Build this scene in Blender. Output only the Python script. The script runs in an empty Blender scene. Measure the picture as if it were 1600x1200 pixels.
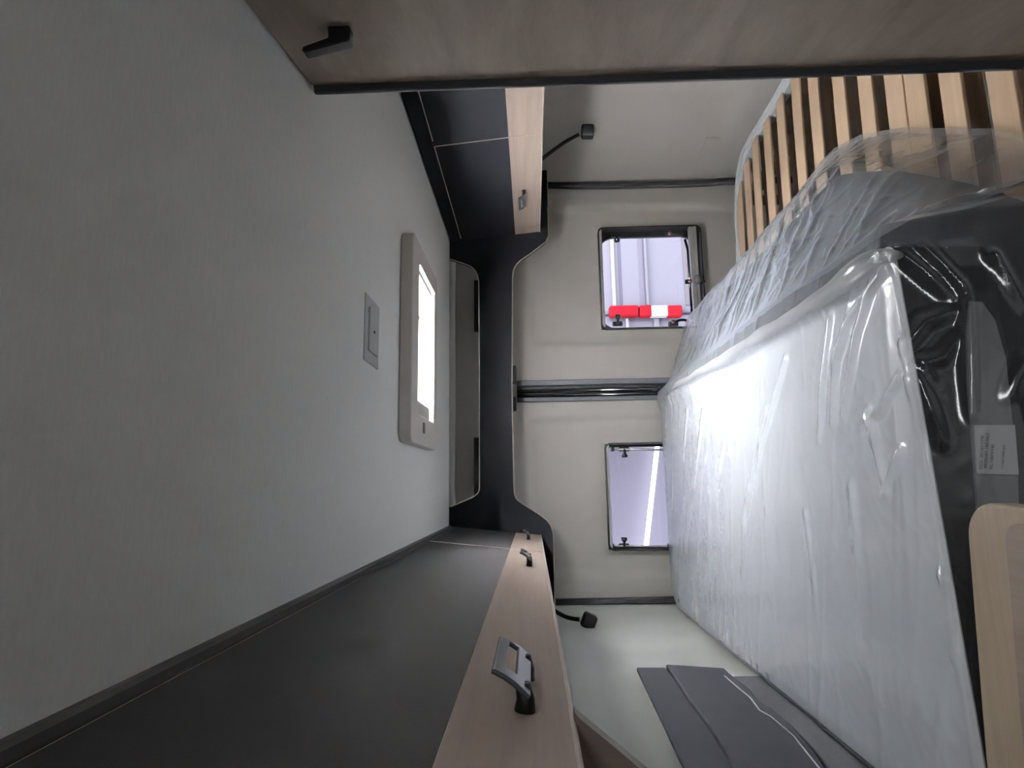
import bpy, bmesh, math, random
from mathutils import Vector, Matrix, noise
random.seed(7)
S = bpy.context.scene
COL = S.collection

# ------------------------------------------------------------------ camera
F = 950.0                                   # focal length in pixels of the 1600 px wide frame
def _dir(px, py): return Vector((px-800.0, -(py-600.0), -F))
Yc = _dir(832, 759).normalized()            # the van's long axis (towards the rear doors)
Zc = Vector((-1, -0.015, 0)); Zc = (Zc - Yc*Zc.dot(Yc)).normalized()
Xc = Yc.cross(Zc).normalized()
ROT = Matrix((Xc, Yc, Zc))                  # camera space -> world
cam_d = bpy.data.cameras.new('camera'); cam = bpy.data.objects.new('camera', cam_d); COL.objects.link(cam)
cam.matrix_world = ROT.to_4x4()
cam_d.sensor_width = 36; cam_d.lens = F*36/1600; cam_d.clip_start = 0.02; cam_d.clip_end = 100
S.camera = cam
def ray(px, py): return (ROT @ _dir(px, py)).normalized()
def at(px, py, **k):                        # meets a real plane x=, y= or z= (camera is the origin)
    d = ray(px, py); (a, v), = k.items(); i = 'xyz'.index(a)
    return d * (v/d[i])

# ------------------------------------------------------------------ world, lights, exposure
w = bpy.data.worlds.new('world'); S.world = w; w.use_nodes = True
nt = w.node_tree; nt.nodes.clear()
out = nt.nodes.new('ShaderNodeOutputWorld'); bg = nt.nodes.new('ShaderNodeBackground')
tc = nt.nodes.new('ShaderNodeTexCoord'); sp = nt.nodes.new('ShaderNodeSeparateXYZ')
mr = nt.nodes.new('ShaderNodeMapRange'); mr.inputs[1].default_value = 0.35; mr.inputs[2].default_value = 0.85
mr.inputs[3].default_value = 1.9; mr.inputs[4].default_value = 3.0
nt.links.new(tc.outputs['Generated'], sp.inputs[0]); nt.links.new(sp.outputs['Z'], mr.inputs[0])
nt.links.new(mr.outputs[0], bg.inputs['Strength']); bg.inputs['Color'].default_value = (0.93, 0.94, 1.0, 1)
nt.links.new(bg.outputs[0], out.inputs[0])
vs = S.view_settings; vs.view_transform = 'Standard'; vs.look = 'None'; vs.gamma = 1; vs.use_curve_mapping = False
vs.exposure = 2.08
S.cycles.max_bounces = 12; S.cycles.diffuse_bounces = 6; S.cycles.transparent_max_bounces = 16
S.cycles.sample_clamp_indirect = 6
def area(name, loc, rot, sx, sy, power, col=(1, 1, 1)):
    l = bpy.data.lights.new(name, 'AREA'); l.shape = 'RECTANGLE'; l.size = sx; l.size_y = sy; l.energy = power; l.color = col
    o = bpy.data.objects.new(name, l); COL.objects.link(o); o.location = loc; o.rotation_euler = rot; return o
# unseen area lamps added above the roof hatch and behind the camera
hl = area('hatch_top_fill', (0.42, 1.77, 1.15), (0, 0, 0), 0.8, 0.8, 330, (0.95, 0.97, 1.0)); hl.data.spread = math.radians(100)  # added lamp over the hatch, lights its lid and the mattress below
area('behind_camera_fill', (0.30, -1.40, -0.45), (math.radians(90), 0, 0), 1.0, 1.3, 0.35, (0.95, 0.98, 1.0))  # added fill facing the rear doors, no side door is built
area('overhead_fill', (0.40, -0.45, 0.325), (0, 0, 0), 0.4, 0.4, 2.0, (0.97, 0.98, 1.0))  # added downward fill for the near end, no second hatch is built

# ------------------------------------------------------------------ materials
M = {}
def mat(name, col, rough=0.5, metal=0.0, spec=0.5, coat=0.0, bump=0, bscale=200, var=0.0, vscale=8, stretch=(1, 1, 1), bstretch=(1, 1, 1), emit=None):
    m = bpy.data.materials.new(name); m.use_nodes = True; n = m.node_tree; b = n.nodes['Principled BSDF']
    b.inputs['Base Color'].default_value = (*col, 1); b.inputs['Roughness'].default_value = rough
    b.inputs['Metallic'].default_value = metal; b.inputs['Specular IOR Level'].default_value = spec
    b.inputs['Coat Weight'].default_value = coat
    t = n.nodes.new('ShaderNodeTexCoord')
    mp = n.nodes.new('ShaderNodeMapping'); mp.inputs['Scale'].default_value = stretch; n.links.new(t.outputs['Object'], mp.inputs[0])
    nz = n.nodes.new('ShaderNodeTexNoise'); nz.inputs['Scale'].default_value = vscale; nz.inputs['Detail'].default_value = 5
    n.links.new(mp.outputs[0], nz.inputs['Vector'])
    cr = n.nodes.new('ShaderNodeValToRGB')
    cr.color_ramp.elements[0].position = 0.3; cr.color_ramp.elements[1].position = 0.7
    cr.color_ramp.elements[0].color = (*[c*(1-var) for c in col], 1); cr.color_ramp.elements[1].color = (*[min(1, c*(1+var)) for c in col], 1)
    n.links.new(nz.outputs['Fac'], cr.inputs[0]); n.links.new(cr.outputs[0], b.inputs['Base Color'])
    if bump:
        mp2 = n.nodes.new('ShaderNodeMapping'); mp2.inputs['Scale'].default_value = bstretch; n.links.new(t.outputs['Object'], mp2.inputs[0])
        n2 = n.nodes.new('ShaderNodeTexNoise'); n2.inputs['Scale'].default_value = bscale; n2.inputs['Detail'].default_value = 3
        bp = n.nodes.new('ShaderNodeBump'); bp.inputs['Strength'].default_value = bump; bp.inputs['Distance'].default_value = 0.002
        n.links.new(mp2.outputs[0], n2.inputs['Vector']); n.links.new(n2.outputs['Fac'], bp.inputs['Height']); n.links.new(bp.outputs[0], b.inputs['Normal'])
    if emit:
        b.inputs['Emission Color'].default_value = (*emit[0], 1); b.inputs['Emission Strength'].default_value = emit[1]
    M[name] = m; return m
def wood(name, col, dark, axis, scale=1.0, rough=0.45):
    m = bpy.data.materials.new(name); m.use_nodes = True; n = m.node_tree; b = n.nodes['Principled BSDF']
    b.inputs['Roughness'].default_value = rough; b.inputs['Specular IOR Level'].default_value = 0.35
    t = n.nodes.new('ShaderNodeTexCoord'); mp = n.nodes.new('ShaderNodeMapping')
    s = [14*scale]*3; s['xyz'.index(axis)] = 0.9*scale; mp.inputs['Scale'].default_value = s
    nz = n.nodes.new('ShaderNodeTexNoise'); nz.inputs['Scale'].default_value = 2.2; nz.inputs['Detail'].default_value = 8; nz.inputs['Distortion'].default_value = 0.6
    cr = n.nodes.new('ShaderNodeValToRGB'); e = cr.color_ramp.elements
    e[0].position = 0.28; e[0].color = (*dark, 1); e[1].position = 0.72; e[1].color = (*col, 1)
    n.links.new(t.outputs['Object'], mp.inputs[0]); n.links.new(mp.outputs[0], nz.inputs['Vector'])
    s2 = [160*scale]*3; s2['xyz'.index(axis)] = 3*scale
    mp2 = n.nodes.new('ShaderNodeMapping'); mp2.inputs['Scale'].default_value = s2; n.links.new(t.outputs['Object'], mp2.inputs[0])
    n2 = n.nodes.new('ShaderNodeTexNoise'); n2.inputs['Scale'].default_value = 2; n2.inputs['Detail'].default_value = 4; n.links.new(mp2.outputs[0], n2.inputs['Vector'])
    mx = n.nodes.new('ShaderNodeMath'); mx.operation = 'MULTIPLY_ADD'; mx.inputs[1].default_value = 0.3; n.links.new(n2.outputs['Fac'], mx.inputs[0])
    sb = n.nodes.new('ShaderNodeMath'); sb.operation = 'SUBTRACT'; sb.inputs[1].default_value = 0.15; n.links.new(nz.outputs['Fac'], sb.inputs[0])
    n.links.new(sb.outputs[0], mx.inputs[2]); n.links.new(mx.outputs[0], cr.inputs[0]); n.links.new(cr.outputs[0], b.inputs['Base Color'])
    bp = n.nodes.new('ShaderNodeBump'); bp.inputs['Strength'].default_value = 0.12; bp.inputs['Distance'].default_value = 0.001
    n.links.new(n2.outputs['Fac'], bp.inputs['Height']); n.links.new(bp.outputs[0], b.inputs['Normal'])
    M[name] = m; return m
def glass(name, tint, gloss=0.08):
    m = bpy.data.materials.new(name); m.use_nodes = True; n = m.node_tree; n.nodes.clear()
    o = n.nodes.new('ShaderNodeOutputMaterial'); t = n.nodes.new('ShaderNodeBsdfTransparent'); g = n.nodes.new('ShaderNodeBsdfGlossy')
    g.inputs['Roughness'].default_value = 0.03; t.inputs[0].default_value = (*tint, 1)
    lw = n.nodes.new('ShaderNodeFresnel'); lw.inputs['IOR'].default_value = 1.3
    mx = n.nodes.new('ShaderNodeMixShader'); n.links.new(lw.outputs[0], mx.inputs[0]); n.links.new(t.outputs[0], mx.inputs[1]); n.links.new(g.outputs[0], mx.inputs[2])
    n.links.new(mx.outputs[0], o.inputs[0]); M[name] = m; return m

mat('ceiling_cloth', (0.86, 0.87, 0.855), 0.9, spec=0.1, bump=0.5, bscale=900, var=0.03, vscale=60, stretch=(1, 6, 1))
mat('liner', (0.50, 0.475, 0.44), 0.75, spec=0.25, bump=0.3, bscale=700, var=0.02)
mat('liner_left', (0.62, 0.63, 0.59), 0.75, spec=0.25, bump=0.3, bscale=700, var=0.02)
mat('header_cloth', (0.46, 0.45, 0.42), 0.9, spec=0.1, bump=0.4, bscale=600, var=0.03)
mat('black_board', (0.006, 0.006, 0.008), 0.6, spec=0.12, bump=0.2, bscale=900)
mat('charcoal_door', (0.034, 0.032, 0.033), 0.55, spec=0.3, bump=0.25, bscale=900)
mat('edge_band', (0.60, 0.53, 0.45), 0.5)
mat('grey_rail', (0.12, 0.12, 0.12), 0.5, spec=0.4)
mat('black_plastic', (0.008, 0.008, 0.009), 0.45, spec=0.4)
mat('rubber', (0.014, 0.013, 0.014), 0.6, spec=0.3)
mat('seal_grey', (0.06, 0.063, 0.07), 0.55, spec=0.4)
mat('gloss_black', (0.01, 0.01, 0.012), 0.15, spec=0.6)
mat('dark_metal', (0.10, 0.105, 0.12), 0.35, metal=0.7)
mat('alu', (0.5, 0.5, 0.5), 0.4, metal=0.6)
mat('hatch_plastic', (0.60, 0.56, 0.53), 0.45, spec=0.4)
mat('hatch_grey', (0.35, 0.33, 0.32), 0.5)
mat('sticker_grey', (0.13, 0.12, 0.12), 0.5)
mat('plate_plastic', (0.50, 0.51, 0.52), 0.45)
mat('bed_rail', (0.62, 0.66, 0.66), 0.35, spec=0.5)
mat('mattress_white', (0.88, 0.89, 0.91), 0.8, bump=0.5, bscale=25, var=0.02)
mat('mattress_charcoal', (0.010, 0.011, 0.014), 0.85, spec=0.2, bump=0.8, bscale=400, var=0.2, vscale=50)
mat('mattress_grey', (0.22, 0.23, 0.235), 0.85, bump=0.5, bscale=400)
mat('label_white', (0.55, 0.57, 0.58), 0.6)
mat('ink', (0.06, 0.07, 0.11), 0.7)
mat('pocket_fabric', (0.022, 0.0215, 0.0245), 0.95, spec=0.03, bump=0.4, bscale=700, var=0.05, vscale=15)
mat('dark_carpet', (0.045, 0.045, 0.047), 0.95, spec=0.05, bump=0.6, bscale=300)
mat('floor_vinyl', (0.16, 0.14, 0.12), 0.6, var=0.1)
mat('van_paint', (0.125, 0.121, 0.145), 0.35, spec=0.5, coat=0.2)
mat('van_trim', (0.24, 0.24, 0.26), 0.4)
mat('van_seam', (0.08, 0.08, 0.11), 0.6)
mat('van_dark', (0.10, 0.09, 0.10), 0.5)
mat('tail_red', (0.25, 0.005, 0.012), 0.5, spec=0.1, emit=((0.8, 0.02, 0.04), 0.0))
mat('tail_clear', (0.33, 0.30, 0.31), 0.4, spec=0.2)
mat('hall_wall', (0.128, 0.123, 0.150), 0.8, var=0.01)
mat('tube', (1, 1, 1), 0.5, emit=((1, 1, 1), 2.5))
mat('concrete', (0.62, 0.62, 0.65), 0.8, var=0.08, vscale=2)
mat('steel_screw', (0.35, 0.2, 0.18), 0.3, metal=0.7)
wood('wood_strip', (0.50, 0.405, 0.34), (0.39, 0.31, 0.257), 'y', 1.0)
wood('wood_door', (0.35, 0.28, 0.235), (0.26, 0.205, 0.17), 'y', 0.8)
wood('wood_dark', (0.21, 0.165, 0.14), (0.15, 0.118, 0.10), 'z', 1.0)
wood('wood_top', (0.46, 0.37, 0.27), (0.35, 0.275, 0.20), 'x', 0.8)
wood('slat_wood', (0.53, 0.385, 0.265), (0.44, 0.31, 0.205), 'x', 0.7)
wood('slat_under', (0.22, 0.14, 0.08), (0.16, 0.10, 0.06), 'x', 0.7)
glass('pane_glass', (0.93, 0.93, 0.97))
def acrylic(name, fac):
    m = bpy.data.materials.new(name); m.use_nodes = True; n = m.node_tree; n.nodes.clear()
    o = n.nodes.new('ShaderNodeOutputMaterial'); t = n.nodes.new('ShaderNodeBsdfTransparent'); g = n.nodes.new('ShaderNodeBsdfTranslucent')
    g.inputs[0].default_value = (0.95, 0.95, 0.95, 1); mx = n.nodes.new('ShaderNodeMixShader'); mx.inputs[0].default_value = fac
    n.links.new(t.outputs[0], mx.inputs[1]); n.links.new(g.outputs[0], mx.inputs[2]); n.links.new(mx.outputs[0], o.inputs[0]); M[name] = m
acrylic('dome_acrylic', 0.985)

def plastic(name, white, fac):
    m = bpy.data.materials.new(name); m.use_nodes = True; n = m.node_tree; n.nodes.clear()
    L = n.links.new
    o = n.nodes.new('ShaderNodeOutputMaterial'); tr = n.nodes.new('ShaderNodeBsdfTransparent'); gl = n.nodes.new('ShaderNodeBsdfGlossy')
    df = n.nodes.new('ShaderNodeBsdfDiffuse'); df.inputs[0].default_value = (*white, 1)
    tr.inputs[0].default_value = (0.95, 0.96, 0.97, 1); gl.inputs['Roughness'].default_value = 0.17; gl.inputs[0].default_value = (1, 1, 1, 1)
    t = n.nodes.new('ShaderNodeTexCoord'); mp = n.nodes.new('ShaderNodeMapping'); mp.inputs['Scale'].default_value = (2.4, 8.5, 4); mp.inputs['Rotation'].default_value = (0, 0, 0.2)
    nz = n.nodes.new('ShaderNodeTexNoise'); nz.noise_type = 'RIDGED_MULTIFRACTAL'; nz.inputs['Scale'].default_value = 1.2; nz.inputs['Detail'].default_value = 4; nz.inputs['Distortion'].default_value = 0.25
    bp = n.nodes.new('ShaderNodeBump'); bp.inputs['Strength'].default_value = 0.42; bp.inputs['Distance'].default_value = 0.006
    L(t.outputs['Object'], mp.inputs[0]); L(mp.outputs[0], nz.inputs['Vector']); L(nz.outputs['Fac'], bp.inputs['Height'])
    L(bp.outputs[0], gl.inputs['Normal'])
    lw = n.nodes.new('ShaderNodeLayerWeight'); lw.inputs['Blend'].default_value = 0.5; fp = n.nodes.new('ShaderNodeMath'); fp.operation = 'POWER'; fp.inputs[1].default_value = 1.6; L(lw.outputs['Facing'], fp.inputs[0])
    fc = n.nodes.new('ShaderNodeMath'); fc.operation = 'MULTIPLY_ADD'; fc.inputs[1].default_value = 0.60; fc.inputs[2].default_value = fac; fc.use_clamp = True; L(fp.outputs[0], fc.inputs[0])
    m1 = n.nodes.new('ShaderNodeMixShader'); L(fc.outputs[0], m1.inputs[0]); L(tr.outputs[0], m1.inputs[1]); L(df.outputs[0], m1.inputs[2])
    fr = n.nodes.new('ShaderNodeLayerWeight'); fr.inputs['Blend'].default_value = 0.5; L(bp.outputs[0], fr.inputs['Normal'])
    pw = n.nodes.new('ShaderNodeMath'); pw.operation = 'POWER'; pw.inputs[1].default_value = 3.0; L(fr.outputs['Facing'], pw.inputs[0])
    ad = n.nodes.new('ShaderNodeMath'); ad.operation = 'MULTIPLY_ADD'; ad.inputs[1].default_value = 0.38; ad.inputs[2].default_value = 0.06; ad.use_clamp = True; L(pw.outputs[0], ad.inputs[0])
    m2 = n.nodes.new('ShaderNodeMixShader'); L(ad.outputs[0], m2.inputs[0]); L(m1.outputs[0], m2.inputs[1]); L(gl.outputs[0], m2.inputs[2])
    L(m2.outputs[0], o.inputs[0]); M[name] = m; return m
plastic('clear_plastic', (0.66, 0.71, 0.78), 0.025)
plastic('bunched_plastic', (0.66, 0.66, 0.66), 0.30)

# ------------------------------------------------------------------ helpers
def root_loc(o):
    v = Vector((0, 0, 0))
    while o is not None: v += o.location; o = o.parent
    return v
def link(name, me, m, parent=None, smooth=False):
    o = bpy.data.objects.new(name, me); COL.objects.link(o)
    if isinstance(m, str): m = [m]
    for k in m: me.materials.append(M[k])
    if parent is not None:
        o.parent = parent; me.transform(Matrix.Translation(-root_loc(parent)))
    if smooth:
        for p in me.polygons: p.use_smooth = True
    return o
def obj(name, bm, m, parent=None, smooth=False, bevel=0.0, seg=2, origin=None):
    bmesh.ops.recalc_face_normals(bm, faces=bm.faces)
    me = bpy.data.meshes.new(name); bm.to_mesh(me); bm.free()
    if origin is not None and parent is None: me.transform(Matrix.Translation(-Vector(origin)))
    o = link(name, me, m, parent, smooth)
    if origin is not None and parent is None: o.location = origin
    if bevel:
        b = o.modifiers.new('bevel', 'BEVEL'); b.width = bevel; b.segments = seg; b.limit_method = 'ANGLE'; b.angle_limit = 0.6
        for p in me.polygons: p.use_smooth = True
        wn = o.modifiers.new('wn', 'WEIGHTED_NORMAL'); wn.keep_sharp = True
    return o
def box(bm, lo, hi, rot=None, c=None):
    vs_ = [Vector((x, y, z)) for x in (lo[0], hi[0]) for y in (lo[1], hi[1]) for z in (lo[2], hi[2])]
    if rot is not None:
        c = Vector(c) if c is not None else (Vector(lo)+Vector(hi))/2
        vs_ = [rot @ (v-c)+c for v in vs_]
    v = [bm.verts.new(p) for p in vs_]
    for f in ((0, 1, 3, 2), (4, 6, 7, 5), (0, 4, 5, 1), (2, 3, 7, 6), (0, 2, 6, 4), (1, 5, 7, 3)): bm.faces.new([v[i] for i in f])
def B(lo, hi, **k): bm = bmesh.new(); box(bm, lo, hi, **k); return bm
def prism(bm, pts, off):
    a = [bm.verts.new(Vector(p)) for p in pts]; b = [bm.verts.new(Vector(p)+Vector(off)) for p in pts]
    n = len(pts); bm.faces.new(a); bm.faces.new(b[::-1])
    for i in range(n): bm.faces.new((a[i], a[(i+1) % n], b[(i+1) % n], b[i]))
def P(pts, off): bm = bmesh.new(); prism(bm, pts, off); return bm
def tube(bm, pts, r, n=10, closed=False, flat=None):
    pts = [Vector(p) for p in pts]; N = len(pts); rings = []
    up0 = None
    for i, p in enumerate(pts):
        a = pts[(i-1) % N] if (closed or i > 0) else p; b = pts[(i+1) % N] if (closed or i < N-1) else p
        t = (b-a).normalized()
        if up0 is None: up0 = t.orthogonal().normalized()
        u = (up0 - t*up0.dot(t)).normalized(); up0 = u; v = t.cross(u)
        rr = r[i] if isinstance(r, (list, tuple)) else r
        rings.append([bm.verts.new(p+(u*math.cos(2*math.pi*k/n)+v*math.sin(2*math.pi*k/n))*rr) for k in range(n)])
    for i in range(N if closed else N-1):
        A, C = rings[i], rings[(i+1) % N]
        for k in range(n): bm.faces.new((A[k], A[(k+1) % n], C[(k+1) % n], C[k]))
    if not closed: bm.faces.new(rings[0][::-1]); bm.faces.new(rings[-1])
def T(pts, r, **k): bm = bmesh.new(); tube(bm, pts, r, **k); return bm
def thing(name, label, cat, loc=(0, 0, 0), group=None):
    o = bpy.data.objects.new(name, None); COL.objects.link(o); o.location = loc; o.empty_display_size = 0.05
    return tag(o, label, cat, group)
def tag(o, label, cat, group=None):
    o['label'] = label; o['category'] = cat
    if group: o['group'] = group
    return o
def struct(o): o['kind'] = 'structure'; return o
def spline(pts, n=8):
    pts = [Vector(p) for p in pts]; out_ = []
    for i in range(len(pts)-1):
        p0 = pts[max(i-1, 0)]; p1 = pts[i]; p2 = pts[i+1]; p3 = pts[min(i+2, len(pts)-1)]
        for k in range(n):
            t = k/n
            out_.append(0.5*((2*p1)+(p2-p0)*t+(2*p0-5*p1+4*p2-p3)*t*t+(3*p1-p0-3*p2+p3)*t**3))
    out_.append(pts[-1]); return out_
def sstep(a, b, x):
    t = max(0, min(1, (x-a)/(b-a))) if a != b else float(x > a); return t*t*(3-2*t)
def lerp(a, b, t): return a+(b-a)*t
def pl(xs, ys, x):                                   # piecewise linear
    if x <= xs[0]: return ys[0]
    for i in range(len(xs)-1):
        if x <= xs[i+1]: return lerp(ys[i], ys[i+1], (x-xs[i])/(xs[i+1]-xs[i]))
    return ys[-1]

# ------------------------------------------------------------------ sizes (metres; the camera is the origin)
CE = 0.340          # ceiling
YF = 2.50           # black bulkhead board
YD = 2.62           # rear door liner
XL, XR = -0.505, 1.42
FL = -1.55
ZB = -0.87          # slat level
ZM = -0.56          # mattress top

# ------------------------------------------------------------------ setting
hx0, hx1, hy0, hy1 = 0.19, 0.64, 1.63, 1.905        # hatch opening
bm = bmesh.new()
xs = [-0.52, hx0, hx1, 1.44]; ys = [-1.5, hy0, hy1, YF+0.006]
for i in range(3):
    for j in range(3):
        if i == 1 and j == 1: continue
        box(bm, (xs[i], ys[j], CE), (xs[i+1], ys[j+1], CE+0.04))
bmesh.ops.remove_doubles(bm, verts=bm.verts, dist=1e-5)
seen = {}
for f in list(bm.faces):                              # drop the inner walls between the slabs
    k = tuple(round(c, 4) for c in f.calc_center_median()); seen.setdefault(k, []).append(f)
bmesh.ops.delete(bm, geom=[f for v in seen.values() if len(v) > 1 for f in v], context='FACES_ONLY')
struct(obj('ceiling', bm, 'ceiling_cloth'))
struct(obj('floor', B((-0.6, -1.5, FL-0.05), (1.5, 2.7, FL)), 'floor_vinyl'))

# side walls, shallow pressed shapes in the liner
def wall_grid(name, fx, y0, y1, z0, z1, m, thick, ny=150, nz=70):
    bm = bmesh.new(); g = [[bm.verts.new((fx(lerp(y0, y1, i/ny), lerp(z0, z1, j/nz)), lerp(y0, y1, i/ny), lerp(z0, z1, j/nz))) for j in range(nz+1)] for i in range(ny+1)]
    for i in range(ny):
        for j in range(nz): bm.faces.new((g[i][j], g[i+1][j], g[i+1][j+1], g[i][j+1]))
    bmesh.ops.recalc_face_normals(bm, faces=bm.faces)
    me = bpy.data.meshes.new(name); bm.to_mesh(me); bm.free(); o = link(name, me, m, smooth=True)
    s = o.modifiers.new('solid', 'SOLIDIFY'); s.thickness = thick; s.offset = 0; return struct(o)
def fx_r(y, z):
    x = pl([1.9, 2.15, 2.45, 2.70], [1.42, 1.415, 1.40, 1.375], y)
    rec = sstep(1.5, 1.56, y)*(1-sstep(2.28, 2.38, y+0.12*(z+0.4)))*sstep(-0.85, -0.78, z)*(1-sstep(-0.16, -0.08, z+0.05*(y-2)))
    return x + 0.022*rec
wall_grid('wall_right', fx_r, -1.5, 2.70, FL, CE, 'liner', 0.02)
def fx_l(y, z):
    rec = sstep(0.9, 1.0, y)*(1-sstep(2.02, 2.14, y))*sstep(-1.2, -1.15, z)*(1-sstep(-0.17, -0.12, z))
    return XL - 0.022*rec + 0.012*sstep(2.35, 2.62, y)
wall_grid('wall_left', fx_l, -1.5, 2.70, FL, CE, 'liner_left', 0.02)

struct(obj('front_light_blocker', B((-0.52, -1.54, FL), (1.44, -1.50, CE)), 'header_cloth'))  # unseen panel added to shut out front light and darken the near end
# rear header behind the bulkhead, with two dark slots
hd = struct(obj('wall_rear', B((-0.5, 2.72, -0.02), (1.40, 2.76, CE+0.06)), 'header_cloth'))
hs = [at(741, 440, y=2.715), at(748, 519, y=2.715), at(741, 684, y=2.715), at(748, 775, y=2.715)]
for a, b in ((hs[0], hs[1]), (hs[2], hs[3])):
    bm = bmesh.new(); box(bm, (min(a.x, b.x), 2.695, b.z-0.05), (max(a.x, b.x), 2.719, a.z)); struct(obj('trim_slot', bm, 'black_plastic', hd))
struct(obj('trim_1', B((-0.5, 2.50, CE), (1.40, 2.76, CE+0.04)), 'header_cloth'))

# rear doors: liner panels with a window hole each
def door_panel(name, x0, x1, z0, z1, hole, rec, m):
    hx0_, hx1_, hz0_, hz1_ = hole
    def lines(a, b, cuts, st):
        pts = sorted({round(a, 5), round(b, 5), *[round(c, 5) for c in cuts]}); res = []
        for i in range(len(pts)-1):
            n = max(1, int(round((pts[i+1]-pts[i])/st)))
            res += [lerp(pts[i], pts[i+1], k/n) for k in range(n)]
        return res+[pts[-1]]
    X = lines(x0, x1, (hx0_, hx1_), 0.012); Z = lines(z0, z1, (hz0_, hz1_), 0.012)
    def fy(x, z):
        r = rec; s = 0.012
        bow = 0.02*math.cos((z+0.35)*2.4)
        k = sstep(r[0]-bow-s, r[0]-bow+s, x)*(1-sstep(r[1]+bow-s, r[1]+bow+s, x))*(1-sstep(r[3]-s, r[3]+s, z))*sstep(r[2]-s, r[2]+s, z)
        lip = max(abs(x-(hx0_+hx1_)/2)-(hx1_-hx0_)/2, abs(z-(hz0_+hz1_)/2)-(hz1_-hz0_)/2)
        return YD + 0.016*k - 0.006*(1-sstep(0.0, 0.02, lip))*1.0
    bm = bmesh.new(); g = {}
    for i, x in enumerate(X):
        for j, z in enumerate(Z): g[i, j] = bm.verts.new((x, fy(x, z), z))
    for i in range(len(X)-1):
        for j in range(len(Z)-1):
            cx, cz = (X[i]+X[i+1])/2, (Z[j]+Z[j+1])/2
            if hx0_ < cx < hx1_ and hz0_ < cz < hz1_: continue
            bm.faces.new((g[i, j], g[i+1, j], g[i+1, j+1], g[i, j+1]))
    bmesh.ops.delete(bm, geom=[v for v in bm.verts if not v.link_faces], context='VERTS')
    for f in bm.faces:
        if f.normal.y > 0: f.normal_flip()
    e = [e for e in bm.edges if len(e.link_faces) == 1]
    r = bmesh.ops.extrude_edge_only(bm, edges=e)
    bmesh.ops.translate(bm, verts=[v for v in r['geom'] if isinstance(v, bmesh.types.BMVert)], vec=(0, 0.045, 0))
    me = bpy.data.meshes.new(name); bm.to_mesh(me); bm.free()
    o = link(name, me, m, smooth=True); es = o.modifiers.new('es', 'EDGE_SPLIT'); es.split_angle = 0.7
    return struct(o)
def hole_from(px0, py0, px1, py1):
    a, b = at(px0, py0, y=YD), at(px1, py1, y=YD)
    return (min(a.x, b.x), max(a.x, b.x), min(a.z, b.z), max(a.z, b.z))
seal_a, seal_b = at(920, 594, y=YD), at(920, 626, y=YD)            # centre gap
xm0, xm1 = seal_b.x, seal_a.x
HR = hole_from(934, 357, 1104, 511); HL = hole_from(945, 693, 1115, 858)
rl, rr_ = at(950, 330, y=YD).x, at(950, 557, y=YD).x
door2 = door_panel('door_2', xm1, 1.40, FL, 0.08, HR, (rr_+0.08, rl, -1.3, at(828, 500, y=YD).z), 'liner')
ll, lr = at(950, 890, y=YD).x, at(950, 660, y=YD).x
door1 = door_panel('door_1', -0.50, xm0, FL, 0.08, HL, (ll, lr, -1.3, at(828, 730, y=YD).z), 'liner')

# centre gap between the doors: recess, two grey seals and a glossy tube
c0, c1 = xm0, xm1
gap = struct(obj('trim_2', B((c0-0.01, YD+0.02, FL), (c1+0.01, YD+0.06, 0.06)), 'black_plastic'))
wd = c1-c0
bm = bmesh.new()
for a, b in ((c0-0.003, c0+0.19*wd), (c1-0.24*wd, c1+0.003)): box(bm, (a, YD-0.012, FL), (b, YD+0.03, 0.06))
struct(obj('door_seal', bm, 'seal_grey', gap, bevel=0.004))
struct(obj('chrome_strip', T([(c0+0.52*wd, YD+0.006, z) for z in (FL, 0.06)], 0.009), 'gloss_black', gap, smooth=True))
struct(obj('chrome_strip', T([(c0+0.30*wd, YD+0.006, z) for z in (FL, 0.06)], 0.007), 'gloss_black', gap, smooth=True))
for py0, py1 in ((571, 600), (620, 643)):                             # rounded ears at the top of the gap
    a, b = at(800, py0, y=YD), at(807, py1, y=YD)
    struct(obj('corner_cap', B((min(a.x, b.x), YD-0.008, b.z), (max(a.x, b.x), YD+0.01, a.z+0.05)), 'seal_grey', gap, bevel=0.006))

# black rubber seals standing beside the doors
for nm, pts, sx in (('trim_3', [(856, 289), (900, 290), (960, 290), (1040, 288), (1100, 286), (1147, 283)], 1),
                    ('trim_4', [(868, 941), (920, 940), (980, 939), (1058, 937), (1150, 934)], -1)):
    ctr = [at(px, py, y=YD-0.012) for px, py in pts]; last = ctr[-1]
    if sx > 0: pass
    ctr.append(Vector((last.x, last.y, last.z-0.5)))
    bm = bmesh.new(); ring = []
    hw = 0.0125
    for p in spline(ctr, 6):
        ring.append([bm.verts.new(p+Vector(q)) for q in ((-hw, -0.004, 0), (-hw*0.6, -0.010, 0), (hw*0.6, -0.010, 0), (hw, -0.004, 0), (hw, 0.02, 0), (-hw, 0.02, 0))])
    for i in range(len(ring)-1):
        for k in range(6): bm.faces.new((ring[i][k], ring[i][(k+1) % 6], ring[i+1][(k+1) % 6], ring[i+1][k]))
    struct(obj(nm, bm, 'rubber'))

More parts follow.
